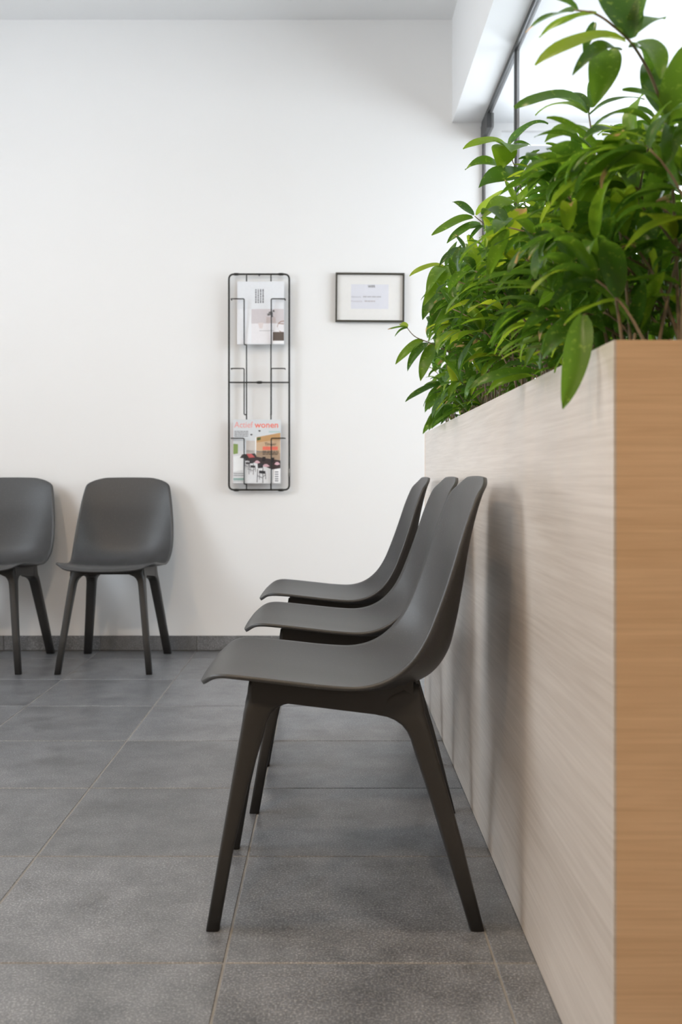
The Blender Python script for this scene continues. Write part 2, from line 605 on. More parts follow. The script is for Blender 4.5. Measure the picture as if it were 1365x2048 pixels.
# ------------------------------------------------------------------ glazed partition along the planter
YPOST = 3.716
part = empty('window_4', (XG, YPOST, 0))
struct(part)
def pbox(nm, b, mat, bevel=0.0, parent=part):
    p = parent.location
    return boxes(nm, [(b[0] - p.x, b[1] - p.x, b[2] - p.y, b[3] - p.y, b[4] - p.z, b[5] - p.z)], mat, parent, bevel)
pbox('top_rail', (XG - 0.010, XG + 0.010, YN + 0.01, YB - 0.002, 2.462, ZS - 0.001), M_METAL)
pbox('bottom_rail', (XG - 0.012, XG + 0.012, YN + 0.01, YPOST - 0.013, 0.001, 0.028), M_METAL)
pbox('post', (XG - 0.009, XG + 0.009, YPOST - 0.009, YPOST + 0.009, 0.001, 2.462), M_METAL)
pbox('post', (XG - 0.007, XG + 0.007, YB - 0.016, YB - 0.002, 0.001, 2.462), M_METAL)
pbox('pane', (XG - 0.005, XG + 0.005, YN + 0.012, 1.10, 0.028, 2.462), M_GLASS)
pbox('pane', (XG - 0.005, XG + 0.005, 1.106, YPOST - 0.013, 0.028, 2.462), M_GLASS)
door = empty('door_1', (XG, YB - 0.03, 0.006))
struct(door)
pbox('pane', (XG - 0.005, XG + 0.005, YPOST + 0.012, YB - 0.020, 0.010, 2.456), M_GLASS, parent=door)
pbox('pivot_clamp', (XG - 0.016, XG + 0.016, 4.33, YB - 0.020, 2.392, 2.459), M_METAL, bevel=0.003, parent=door)
pbox('pivot_clamp', (XG - 0.016, XG + 0.016, 4.33, YB - 0.020, 0.008, 0.075), M_METAL, bevel=0.003, parent=door)

# ------------------------------------------------------------------ recessed ceiling lamps (the room's own warm light)
def downlight(x, y, z, label, watts):
    root = empty('ceiling_downlight', (x, y, z))
    tag(root, label, 'ceiling light', 'recessed ceiling downlights')
    bm = bmesh.new()
    n = 24
    prof = [(0.045, 0.0), (0.060, 0.0), (0.060, -0.006), (0.047, -0.004)]
    rings = [[bm.verts.new((r * math.cos(2 * math.pi * k / n), r * math.sin(2 * math.pi * k / n), zz - 0.0005)) for k in range(n)] for r, zz in prof]
    for a in range(4):
        r0, r1 = rings[a], rings[(a + 1) % 4]
        for k in range(n):
            bm.faces.new((r0[k], r0[(k + 1) % n], r1[(k + 1) % n], r1[k]))
    bm_obj('trim_ring', bm, M_WHITE, root, smooth=True)
    bm = bmesh.new()
    bmesh.ops.create_circle(bm, cap_ends=True, radius=0.046, segments=24)
    o = bm_obj('lamp_disc', bm, M_LAMP, root, (0, 0, -0.003))
    l = bpy.data.lights.new('downlight_light', 'AREA')
    l.shape = 'DISK'
    l.size = 0.09
    l.energy = watts
    l.color = WARM
    lo = bpy.data.objects.new('downlight_light', l)
    C.objects.link(lo)
    lo.parent = root
    lo.location = (0, 0, -0.012)
for x, y in ((-1.7, -0.6), (-0.3, -0.6), (-1.7, 1.6), (-0.3, 1.6)):
    downlight(x, y, ZC, 'round white recessed downlight in the ceiling of the waiting room', SPOT_W * (2.5 if y < 0 else 1.0))

# ------------------------------------------------------------------ chairs
def catmull(pts, n):
    P = [Vector(p) for p in pts]
    P = [P[0] * 2 - P[1]] + P + [P[-1] * 2 - P[-2]]
    out = []
    segs = len(P) - 3
    for i in range(n + 1):
        s = i / n * segs
        k = min(int(s), segs - 1)
        t = s - k
        a, b, c, d = P[k], P[k + 1], P[k + 2], P[k + 3]
        out.append(0.5 * ((2 * b) + (c - a) * t + (2 * a - 5 * b + 4 * c - d) * t * t + (3 * b - a - 3 * c + d) * t ** 3))
    return out

SHELL_C = [(-.250, .428), (-.232, .441), (-.19, .447), (-.11, .440), (-.02, .428), (.07, .418), (.135, .421), (.187, .439), (.219, .479), (.234, .535), (.245, .60), (.256, .68), (.272, .755), (.287, .815)]
SHELL_E = [(-.232, .446), (-.205, .4605), (-.16, .4585), (-.09, .451), (-.01, .4425), (.05, .441), (.098, .455), (.137, .486), (.166, .530), (.191, .590), (.213, .652), (.237, .725), (.260, .780), (.280, .808)]
SHELL_W = [.200, .204, .208, .211, .213, .215, .218, .221, .222, .219, .213, .203, .192, .184]

def shell_mesh():
    NU, NT = 84, 22
    cen = catmull([(p[0], p[1], 0) for p in SHELL_C], NU)
    edg = catmull([(p[0], p[1], 0) for p in SHELL_E], NU)
    wid = catmull([(v, 0, 0) for v in SHELL_W], NU)
    arc = [0.0]
    for i in range(NU):
        arc.append(arc[-1] + (cen[i + 1] - cen[i]).length)
    tot = arc[-1]
    bm = bmesh.new()
    rows = []
    for i in range(NU + 1):
        W = wid[i].x
        d0, d1 = arc[i], tot - arc[i]
        r0, r1 = 0.055, 0.075
        hw = W
        if d0 < r0:
            hw = W - r0 + r0 * math.sqrt(max(0, 1 - (1 - d0 / r0) ** 2))
        if d1 < r1:
            hw = W - r1 + r1 * math.sqrt(max(0, 1 - (1 - d1 / r1) ** 2))
        row = []
        for j in range(NT + 1):
            t = -1 + 2 * j / NT
            x = t * hw
            q = abs(x) / W
            p = cen[i].lerp(edg[i], q ** 2.5)
            row.append(bm.verts.new((x, p.x, p.y)))
        rows.append(row)
    for i in range(NU):
        for j in range(NT):
            bm.faces.new((rows[i][j], rows[i][j + 1], rows[i + 1][j + 1], rows[i + 1][j]))
    return bm

def leg_loft(sections, sx):
    """sections: (z, p0, p1, w_out, w_in)"""
    bm = bmesh.new()
    n = 20
    rings = []
    for z, p0, p1, wo, wi in sections:
        cx, cy = (wo + wi) / 2, (p0 + p1) / 2
        ax, ay = abs(wo - wi) / 2, abs(p1 - p0) / 2
        ring = []
        for k in range(n):
            a = 2 * math.pi * k / n + math.pi / n
            c, s = math.cos(a), math.sin(a)
            e = 0.42
            ring.append(bm.verts.new((sx * (cx + ax * math.copysign(abs(c) ** e, c)), cy + ay * math.copysign(abs(s) ** e, s), z)))
        rings.append(ring)
    for r0, r1 in zip(rings, rings[1:]):
        for k in range(n):
            bm.faces.new((r0[k], r0[(k + 1) % n], r1[(k + 1) % n], r1[k]))
    bm.faces.new(rings[0])
    bm.faces.new(rings[-1])
    return bm

def lerp(a, b, t):
    return a + (b - a) * t

def make_chair():
    root = empty('shell_chair')
    sh = bm_obj('seat_shell', shell_mesh(), M_PLASTIC, root, smooth=True)
    # the shell's thickness lies below / behind the measured surface
    me = sh.data
    if me.polygons[len(me.polygons) // 8].normal.z < 0:
        me.flip_normals()
    so = sh.modifiers.new('thickness', 'SOLIDIFY')
    so.thickness = 0.008
    so.offset = -1
    so.use_even_offset = True
    so.edge_crease_inner = so.edge_crease_outer = 0.55
    sb = sh.modifiers.new('smooth', 'SUBSURF')
    sb.levels = sb.render_levels = 1
    def wout(z): return lerp(.203, .153, z / .43)
    fr = [(0.0, -.226, -.202), (.144, -.202, -.177), (.25, -.184, -.152), (.338, -.169, -.125), (.362, -.165, -.119), (.378, -.163, -.111), (.388, -.161, -.100), (.394, -.160, -.085), (.397, -.160, -.070), (.412, -.157, -.075), (.424, -.155, -.100), (.436, -.153, -.122)]
    rr = [(0.0, .248, .274), (.154, .201, .236), (.2016, .187, .223), (.301, .154, .194), (.330, .145, .186), (.345, .138, .181), (.357, .128, .178), (.366, .114, .176), (.372, .098, .174), (.375, .080, .173), (.408, .094, .168), (.424, .126, .164)]
    def win(z, base, zt, flare):
        k = wout(z) - base
        if z > zt - 0.04:
            u = min(1, (z - (zt - 0.04)) / 0.04)
            k -= flare * (1 - math.sqrt(max(0, 1 - u * u))) * (1 if z < (.376 if flare < .05 else .413) else 0.0)
        return k
    for s in (-1, 1):
        secs = [(z, a, b, wout(z), win(z, lerp(.026, .030, z / .43), .408, .0501)) for z, a, b in fr]
        bm_obj('leg', leg_loft(secs, s), M_LEGS, root, smooth=True)
        secs = [(z, a, b, wout(z), win(z, lerp(.036, .044, z / .43), .385, .045)) for z, a, b in rr]
        bm_obj('leg', leg_loft(secs, s), M_LEGS, root, smooth=True)
    # apron ring under the seat
    bm = bmesh.new()
    def prism(corners):
        vv = [bm.verts.new(c) for c in corners]
        for f in ((0, 1, 2, 3), (4, 5, 6, 7), (0, 1, 5, 4), (1, 2, 6, 5), (2, 3, 7, 6), (3, 0, 4, 7)):
            bm.faces.new([vv[i] for i in f])
    cen = catmull([(p[0], p[1], 0) for p in SHELL_C], 120)
    edg = catmull([(p[0], p[1], 0) for p in SHELL_E], 120)
    wid = catmull([(v, 0, 0) for v in SHELL_W], 120)
    def shell_z(lat, p):
        pts = [c.lerp(e_, (lat / w_.x) ** 2.5) for c, e_, w_ in zip(cen, edg, wid)]
        return min(pts, key=lambda q: abs(q.x - p)).y
    NR = 14
    for s in (-1, 1):
        prev = None
        for k in range(NR + 1):
            p = lerp(-.147, .150, k / NR)
            zb = lerp(.398, .3745, min(1, max(0, (p + .09) / .19)))
            wo, wi = .1575, .134
            cur = [bm.verts.new(c) for c in ((s * wo, p, zb), (s * wi, p, zb), (s * wi, p, shell_z(wi, p) - .005), (s * .1530, p, shell_z(.153, p) - .005))]
            if prev:
                for a in range(4):
                    bm.faces.new((prev[a], prev[(a + 1) % 4], cur[(a + 1) % 4], cur[a]))
            else:
                bm.faces.new(cur)
            prev = cur
        bm.faces.new(prev[::-1])
    prism([(-.125, -.157, .407), (.125, -.157, .407), (.125, -.130, .407), (-.125, -.130, .407),
           (-.125, -.152, .432), (.125, -.152, .432), (.125, -.130, .430), (-.125, -.130, .430)])
    prism([(-.125, .148, .382), (.125, .148, .382), (.125, .172, .382), (-.125, .172, .382),
           (-.125, .145, .408), (.125, .145, .408), (.125, .165, .408), (-.125, .165, .408)])
    ap = bm_obj('apron', bm, M_LEGS, root)
    return root

proto = make_chair()
spots = [
    (0.000, 1.920, -90, 'dark grey moulded shell chair at the free end of the row backing onto the planter', 'chairs backing onto the planter'),
    (0.026, 2.525, -90, 'dark grey moulded shell chair between two others in the row backing onto the planter', 'chairs backing onto the planter'),
    (0.018, 3.140, -90, 'dark grey moulded shell chair backing onto the planter, closest to the white wall', 'chairs backing onto the planter'),
    (-0.945, 4.190, 0, 'dark grey moulded shell chair against the white wall, closer to the magazine rack', 'chairs against the white wall'),
    (-1.487, 4.190, 0, 'dark grey moulded shell chair against the white wall, farther from the magazine rack', 'chairs against the white wall'),
]
for i, (x, y, a, lab, grp) in enumerate(spots):
    o = proto if i == 0 else copy_tree(proto)
    o.location = (x, y, 0.0003)
    o.rotation_euler = (0, 0, math.radians(a))
    tag(o, lab, 'chair', grp)

# ------------------------------------------------------------------ planter
PX0, PX1, PY0, PY1, PZ = 0.342, 0.690, 1.166, 3.536, 0.978
pl = empty('planter_box', ((PX0 + PX1) / 2, (PY0 + PY1) / 2, 0))
tag(pl, 'long oak planter box with paler sides and browner ends behind the chairs', 'planter')
def plbox(nm, b, mat, bevel=0.0):
    p = pl.location
    cx, cy, cz = (b[0] + b[1]) / 2, (b[2] + b[3]) / 2, (b[4] + b[5]) / 2
    return boxes(nm, [(b[0] - cx, b[1] - cx, b[2] - cy, b[3] - cy, b[4] - cz, b[5] - cz)], mat, pl, bevel, (cx - p.x, cy - p.y, cz))
th = 0.019
bm = bmesh.new()
p_ = Vector((PX0 + th / 2, (PY0 + PY1) / 2, PZ / 2))
add_box(bm, -th / 2, th / 2, PY0 + th - p_.y, PY1 - th - p_.y, 0.002 - p_.z, PZ - p_.z)
add_box(bm, -th / 2, -th / 2 + 0.0036, PY0 - p_.y, PY0 + th - p_.y, 0.002 - p_.z, PZ - p_.z, bevel=0.0003, seg=1)   # facing that wraps the corner
bm_obj('side_panel', bm, M_WOOD, pl, p_ - pl.location)
plbox('side_panel', (PX1 - th, PX1, PY0 + th, PY1 - th, 0.002, PZ), M_WOOD, 0.0015)
plbox('end_panel', (PX0 + 0.0036, PX1, PY0, PY0 + th, 0.002, PZ), M_OAK, 0.0004)
plbox('end_panel', (PX0, PX1, PY1 - th, PY1, 0.002, PZ), M_OAK, 0.0025)
bm = bmesh.new()
nx, ny = 14, 90
sx0, sx1, sy0, sy1 = PX0 + th + .001, PX1 - th - .001, PY0 + th + .001, PY1 - th - .001
gv = [[bm.verts.new((lerp(sx0, sx1, i / nx) - pl.location.x, lerp(sy0, sy1, j / ny) - pl.location.y,
       0.925 + 0.012 * noise.noise(Vector((i * .7, j * .7, 3.1))))) for j in range(ny + 1)] for i in range(nx + 1)]
for i in range(nx):
    for j in range(ny):
        bm.faces.new((gv[i][j], gv[i + 1][j], gv[i + 1][j + 1], gv[i][j + 1]))
bm_obj('soil', bm, M_SOIL, pl, smooth=True)

# ------------------------------------------------------------------ plants
def leaf_mesh(bend, width, fold, wave, seed):
    rnd = random.Random(seed)
    bm = bmesh.new()
    n = 11
    rows = []
    y, z, ang = 0.0, 0.0, bend * 0.38
    step = 1.0 / n
    ph = rnd.uniform(0, 6.28)
    for i in range(n + 1):
        t = i / n
        wv = width * 1.06 * (t + .02) ** 0.62 * max(0.0, 1 - t) ** 0.88 / 0.364 if t < 1 else 0.003
        wv = max(wv, 0.012 if t < 0.5 else 0.003)
        row = []
        for k in (-1, -0.55, 0, 0.55, 1):
            lift = abs(k) * wv * fold + wave * 0.03 * math.sin(7 * t + ph + (1.5 if k > 0 else 0)) * abs(k)
            row.append(bm.verts.new((k * wv, y - math.sin(ang) * lift, z + math.cos(ang) * lift)))
        rows.append(row)
        y += math.cos(ang) * step
        z += math.sin(ang) * step
        ang -= bend / n * (0.7 + 0.6 * t)
    for a, b in zip(rows, rows[1:]):
        for k in range(4):
            bm.faces.new((a[k], a[k + 1], b[k + 1], b[k]))
    # scale so that the chord is of length 1 along +y
    tip = rows[-1][2].co.copy()
    L = math.hypot(tip.y, tip.z)
    rot = Matrix.Rotation(-math.atan2(tip.z, tip.y), 4, 'X')
    for v in bm.verts:
        v.co = rot @ v.co / L
    me = bpy.data.meshes.new('leaf')
    bm.to_mesh(me)
    bm.free()
    for p in me.polygons:
        p.use_smooth = True
    me.materials.append(M_LEAF)
    return me
LEAVES = [leaf_mesh(b, wd, fo, wa, i) for i, (b, wd, fo, wa) in enumerate([
    (0.5, .115, .30, .6), (0.8, .130, .35, .8), (1.15, .120, .25, .7), (1.5, .130, .30, .9),
    (0.7, .160, .40, .8), (1.0, .105, .45, .5), (1.3, .145, .30, 1.0), (1.7, .120, .35, .7)])]
WIDE = [1, 3, 4, 6]

SIL = [(-400, 1040), (0, 1056), (60, 1052), (140, 1066), (200, 1030), (228, 1028), (268, 940), (300, 926), (335, 932), (375, 950), (400, 905), (430, 885), (470, 862), (520, 858), (550, 822), (600, 850), (640, 800), (660, 778), (720, 791), (760, 815), (800, 812), (830, 846), (868, 846), (900, 880), (1000, 1240)]
MASS = [(-400, 1300), (230, 1150), (275, 1100), (330, 1068), (400, 1035), (470, 985), (520, 915), (570, 868), (640, 842), (700, 836), (760, 845), (810, 856), (868, 852), (900, 880), (1000, 1240)]
TOP = [(600, 2000), (845, 860), (860, 480), (930, 280), (1035, 225), (1100, 225), (1180, 235), (1250, 215), (1300, 175), (1365, 120), (1700, 0)]
def interp(tab, v):
    if v <= tab[0][0]: return tab[0][1]
    for (a, b), (c, d) in zip(tab, tab[1:]):
        if v <= c:
            return b + (d - b) * (v - a) / (c - a)
    return tab[-1][1]
def allowed(p, top=True, mg=0.0, inner=0.6):
    """keeps the foliage to the outline the planting has, clear of panels, chairs and glass"""
    if p.y > 3.62 or p.y < 1.185: return False
    if p.x > XG - 0.03: return False
    if p.x > PX0 - 0.012 and p.z < PZ + 0.004: return False
    if p.x < 0.30 and p.z < 0.86: return False
    x, y = proj(p)
    a, b = interp(SIL, y), interp(MASS, y)
    if x - mg < a + (b - a) * inner: return False
    if top and y - mg < interp(TOP, x): return False
    return True

GRID = {}            # cells of 6 cm -> pieces of foliage already standing there
CELL = 0.06
def cells(vs_):
    lo = [int(math.floor(min(v[i] for v in vs_) / CELL)) for i in range(3)]
    hi = [int(math.floor(max(v[i] for v in vs_) / CELL)) for i in range(3)]
    return [(i, j, k) for i in range(lo[0], hi[0] + 1) for j in range(lo[1], hi[1] + 1) for k in range(lo[2], hi[2] + 1)]
def remember(vs_, faces, owner):
    rec = (BVHTree.FromPolygons(vs_, faces), owner)
    for c in cells(vs_):
        GRID.setdefault(c, []).append(rec)
def clash(vs_, faces, owner):
    """does this piece run through foliage of another stem, or through a panel of the planter?"""
    if any(v.x > PX0 - 0.003 and v.z < PZ + 0.003 for v in vs_):
        return True
    near_, seen = [], set()
    for c in cells(vs_):
        for rec in GRID.get(c, ()):
            if rec[1] != owner and id(rec) not in seen:
                seen.add(id(rec))
                near_.append(rec)
    if not near_:
        return False
    t = BVHTree.FromPolygons(vs_, faces)
    return any(t.overlap(rec[0]) for rec in near_)
LGEO = [([v.co.copy() for v in me.vertices], [tuple(p.vertices) for p in me.polygons]) for me in LEAVES]

class Plant:
    def __init__(self, y, x=0.52):
        self.base = Vector((x, y, 0.925))
        self.root = empty('leafy_houseplant', self.base)
        self.nleaf = 0
    def stem(self, pts, r0=0.0028, r1=0.0012, check=False):
        bm = bmesh.new()
        n = len(pts)
        add_tube(bm, [p - self.base for p in pts], [lerp(r0, r1, i / (n - 1)) for i in range(n)], 6)
        bm.verts.index_update()
        vs_ = [v.co + self.base for v in bm.verts]
        fs_ = [tuple(v.index for v in f.verts) for f in bm.faces]
        Plant.owner += 1
        above = [v for v in vs_ if v.z > PZ + 0.004]
        if check and above:
            t = BVHTree.FromPolygons(vs_, fs_)
            recs = {id(r): r for c in cells(vs_) for r in GRID.get(c, ())}
            if any(t.overlap(r[0]) for r in recs.values()):
                bm.free()
                return False
        remember(vs_, fs_, Plant.owner)
        self.cur = bm_obj('stem', bm, M_STEM, self.root, smooth=True)
        return True
    def leaf(self, b, tip, up=None, var=None, wid=1.0, check=False):
        d = tip - b
        L = d.length
        yv = d.normalized()
        up = up or Vector((0, 0, 1))
        xv = yv.cross(up)
        if xv.length < 0.05:
            xv = yv.cross(Vector((0.3, 1, 0.1)))
        xv.normalize()
        zv = xv.cross(yv).normalized()
        Mx = Matrix((xv * L * wid, yv * L, zv * L)).transposed().to_4x4()
        k = var if var is not None else random.randrange(len(LEAVES))
        Mx.translation = b
        vs_ = [Mx @ v for v in LGEO[k][0]]
        if check and clash(vs_, LGEO[k][1], Plant.owner):
            return False
        remember(vs_, LGEO[k][1], Plant.owner)
        Mx.translation = b - self.base
        o = bpy.data.objects.new('leaf', LEAVES[k])
        C.objects.link(o)
        o.parent = self.cur
        o.matrix_basis = Mx
        self.nleaf += 1
        return True

Plant.owner = 0
def bez(a, c, b, n):
    return [a * (1 - t) ** 2 + c * 2 * t * (1 - t) + b * t * t for t in [i / n for i in range(n + 1)]]

NP = 12
plants = [Plant(1.29 + 2.10 * i / (NP - 1), 0.47 if i % 2 else 0.56) for i in range(NP)]
ORD = ['', 'second ', 'third ', 'fourth ', 'fifth ', 'sixth ']
PLAB = ['leafy green plant, %s from the planter end that faces away from the white wall' % (o.strip() or 'first') for o in ORD]
PLAB += ['leafy green plant, %s from the planter end beside the white wall' % (o.strip() or 'first') for o in reversed(ORD)]
for p, l in zip(plants, PLAB):
    tag(p.root, l, 'plant', 'leafy plants in the oak planter')
def nearest(y):
    return min(plants, key=lambda p: abs(p.base.y - y))

# --- individual sprays that stand out of the mass: (stem points), (leaf base -> leaf tip)
HERO = [
    # tall arching spray at the near end
    ([(1360, 720, 1.32), (1352, 480, 1.32), (1338, 280, 1.32), (1310, 170, 1.31), (1268, 92, 1.30), (1225, 50, 1.30), (1190, 27, 1.30), (1150, 20, 1.32)],
     [(1252, 84, 1.30, 1072, 132, 1.28, 2, 1.0), (1194, 28, 1.30, 1080, 76, 1.33, 1, 1.0), (1155, 21, 1.31, 1058, -14, 1.33, 4, 1.1),
      (1262, 78, 1.30, 1198, -50, 1.36, 4, 1.2), (1270, 88, 1.30, 1322, 158, 1.24, 3, 1.35), (1262, 95, 1.30, 1300, 150, 1.36, 6, 1.1),
      (1268, 72, 1.31, 1332, 38, 1.40, 0, 0.9), (1150, 22, 1.33, 1052, 66, 1.42, 0, 1.2), (1240, 100, 1.30, 1145, 150, 1.24, 5, 1.0),
      (1218, 100, 1.34, 1190, 214, 1.30, 4, 1.15), (1190, 45, 1.4, 1168, 108, 1.4, 1, 1.0), (1340, 250, 1.32, 1368, 92, 1.3, 4, 1.3),
      (1335, 240, 1.32, 1290, 130, 1.38, 4, 1.2), (1330, 235, 1.32, 1245, 180, 1.30, 6, 1.1), (1262, 66, 1.31, 1300, -30, 1.30, 1, 1.0)]),
    # spray with a broad horizontal leaf
    ([(1200, 700, 1.62), (1195, 420, 1.62), (1188, 300, 1.62), (1178, 225, 1.62)],
     [(1180, 226, 1.62, 1030, 216, 1.60, 6, 1.15), (1176, 226, 1.62, 1072, 232, 1.72, 2, 0.9), (1178, 222, 1.62, 1138, 186, 1.66, 5, 1.2),
      (1180, 230, 1.62, 1290, 200, 1.58, 2, 1.1), (1185, 260, 1.62, 1310, 235, 1.55, 3, 1.1), (1184, 265, 1.62, 1090, 285, 1.55, 1, 1.0),
      (1186, 215, 1.64, 1192, 150, 1.7, 0, 1.0)]),
    # slender spray in front of the partition post
    ([(1085, 720, 2.12), (1060, 460, 2.12), (1036, 355, 2.12), (1015, 288, 2.12)],
     [(1012, 290, 2.12, 927, 299, 2.08, 2, 1.0), (1010, 292, 2.12, 1001, 342, 2.05, 4, 1.5), (1019, 290, 2.12, 1097, 248, 2.10, 3, 1.15),
      (1026, 288, 2.12, 1063, 292, 2.10, 2, 1.0), (1020, 350, 2.12, 931, 340, 2.06, 3, 1.0), (1060, 352, 2.10, 958, 376, 2.0, 1, 1.2),
      (1036, 352, 2.12, 1080, 300, 2.1, 4, 1.0), (1016, 296, 2.12, 1024, 306, 2.0, 1, 2.0)]),
    ([(1020, 720, 2.42), (1003, 560, 2.42), (980, 465, 2.42), (950, 432, 2.40)],
     [(948, 431, 2.40, 905, 404, 2.40, 4, 1.2), (954, 431, 2.40, 1018, 380, 2.38, 1, 0.9), (946, 434, 2.40, 864, 471, 2.36, 0, 1.0),
      (962, 449, 2.40, 895, 487, 2.36, 2, 0.9), (966, 452, 2.40, 905, 476, 2.42, 5, 1.0), (975, 460, 2.41, 1010, 430, 2.4, 1, 1.0),
      (968, 452, 2.41, 940, 480, 2.40, 2, 1.0)]),
    ([(985, 720, 2.6), (975, 610, 2.6), (930, 545, 2.6), (890, 533, 2.58)],
     [(888, 533, 2.58, 820, 553, 2.56, 2, 0.9), (892, 532, 2.58, 915, 482, 2.58, 0, 1.0), (890, 534, 2.58, 853, 588, 2.50, 5, 1.1),
      (905, 536, 2.59, 848, 612, 2.52, 2, 0.9), (925, 525, 2.6, 948, 510, 2.55, 4, 1.6), (900, 536, 2.6, 920, 495, 2.6, 0, 0.8)]),
    ([(940, 770, 3.0), (925, 720, 3.0), (870, 690, 3.0), (832, 674, 2.98), (814, 655, 2.98)],
     [(816, 655, 2.98, 776, 659, 2.97, 0, 0.7), (817, 656, 2.98, 790, 673, 2.96, 5, 0.9), (815, 655, 2.98, 800, 648, 3.02, 4, 1.3),
      (846, 681, 2.99, 792, 729, 2.95, 2, 0.9), (856, 686, 2.99, 815, 744, 2.95, 7, 0.8), (870, 690, 3.0, 842, 762, 2.94, 2, 1.1)]),
    ([(960, 790, 3.1), (935, 760, 3.1), (905, 770, 3.1)],
     [(895, 770, 3.1, 812, 804, 3.06, 2, 0.7), (905, 772, 3.1, 850, 826, 3.02, 3, 1.0), (900, 768, 3.1, 845, 775, 3.12, 1, 0.9)]),
    ([(925, 840, 3.25), (915, 806, 3.25), (900, 812, 3.22)],
     [(902, 812, 3.22, 847, 868, 3.18, 2, 0.9), (906, 812, 3.22, 858, 862, 3.14, 3, 1.0), (912, 812, 3.2, 864, 858, 3.10, 1, 0.9), (900, 815, 3.2, 853, 850, 3.15, 6, 0.9)]),
    ([(965, 700, 2.75), (950, 630, 2.75), (905, 590, 2.74), (875, 578, 2.72)],
     [(876, 578, 2.72, 846, 640, 2.66, 2, 1.1), (880, 577, 2.72, 866, 540, 2.72, 0, 1.0), (890, 583, 2.73, 862, 660, 2.68, 1, 1.1),
      (905, 590, 2.74, 925, 545, 2.72, 4, 1.0), (900, 588, 2.74, 905, 655, 2.66, 6, 1.0), (884, 580, 2.72, 842, 600, 2.74, 5, 1.0)]),
    ([(1000, 640, 2.3), (990, 540, 2.3), (962, 500, 2.3), (925, 498, 2.28)],
     [(926, 498, 2.28, 880, 532, 2.24, 2, 0.9), (930, 497, 2.28, 912, 470, 2.30, 0, 1.0), (945, 498, 2.29, 905, 545, 2.22, 3, 0.9),
      (962, 500, 2.30, 1000, 470, 2.28, 1, 1.0), (958, 500, 2.30, 968, 560, 2.2, 6, 1.1), (975, 515, 2.3, 1035, 505, 2.2, 2, 1.0)]),
    ([(1075, 640, 1.95), (1065, 500, 1.95), (1048, 430, 1.95), (1030, 405, 1.94)],
     [(1030, 405, 1.94, 965, 440, 1.88, 3, 1.0), (1032, 404, 1.94, 1010, 360, 1.95, 0, 1.0), (1040, 418, 1.95, 1105, 395, 1.88, 2, 1.2),
      (1046, 428, 1.95, 985, 470, 1.86, 6, 1.0), (1048, 430, 1.95, 1075, 480, 1.85, 4, 1.1), (1036, 408, 1.94, 1085, 360, 1.95, 1, 1.0)]),
    # large leaves hanging over the rim
    ([(1215, 690, 1.38), (1200, 640, 1.38), (1178, 628, 1.36), (1168, 630, 1.27)],
     [(1166, 632, 1.265, 1126, 818, 1.25, 4, 0.8), (1170, 636, 1.36, 1085, 720, 1.34, 3, 1.1), (1172, 634, 1.37, 1212, 668, 1.34, 6, 1.0)]),
    ([(1110, 735, 1.78), (1100, 700, 1.78), (1085, 735, 1.75)],
     [(1082, 752, 1.74, 938, 780, 1.72, 2, 0.9), (1070, 755, 1.76, 975, 790, 1.74, 3, 0.9), (1085, 745, 1.76, 1030, 690, 1.74, 5, 1.0)]),
]
for stem, leaves in HERO:
    y0 = stem[0][2]
    P = nearest(y0)
    pts = [at(*s) for s in stem]
    root = Vector((min(max(pts[0].x, PX0 + .05), PX1 - .05), pts[0].y, 0.922))
    pts = [root] + [q for q in pts if q.z > 0.95]
    P.stem(catmull([tuple(q) for q in pts], 5 * (len(pts) - 1)))
    for bx, by, bd, tx, ty, td, var, wd in leaves:
        up = Vector((random.uniform(-.2, .2), random.uniform(-1.3, -.7), 1))
        for dd in (0, -.02, .02, -.04, .04, -.06, .06, -.08, .08):
            if P.leaf(at(bx, by, bd), at(tx, ty, td + dd), up, var, wd, check=True):
                break
        else:
            P.leaf(at(bx, by, bd), at(tx, ty, td), up, var, wd)

# --- the mass: all canes first, then their leaves whorl by whorl, each fitted into free space
canes = []
for pi, P in enumerate(plants):
    made, ns = 0, 0
    while made < 26 and ns < 400:
        ns += 1
        b = Vector((random.uniform(PX0 + .05, PX1 - .06), P.base.y + random.uniform(-.11, .11), 0.922))
        b.y = min(max(b.y, PY0 + .05), PY1 - .05)
        mg = random.uniform(0, 70)
        for _ in range(30):
            tx = random.uniform(0.20, 0.68) if random.random() < .65 else random.uniform(0.22, 0.42)
            ty = b.y + random.uniform(-.14, .14)
            tz = random.uniform(1.04, 1.62)
            tp = Vector((tx, ty, tz))
            if 1.20 < ty < 3.50 and tz - b.z > 0.9 * math.hypot(tx - b.x, ty - b.y) and allowed(tp, mg=mg * 2.3 / ty, inner=1.0): break
        else:
            continue
        c = Vector((lerp(b.x, tx, .30), lerp(b.y, ty, .30), lerp(b.z, tz, .80)))
        path = bez(b, c, tp, 10)
        if any(q.x > XG - .02 for q in path): continue
        if any(q.x < PX0 + th + .008 and q.z < PZ + .010 for q in bez(b, c, tp, 40)): continue
        if not P.stem(path, check=True): continue
        made += 1
        canes.append((P, P.cur, Plant.owner, path, sum((path[i + 1] - path[i]).length for i in range(10))))
order = canes[:]
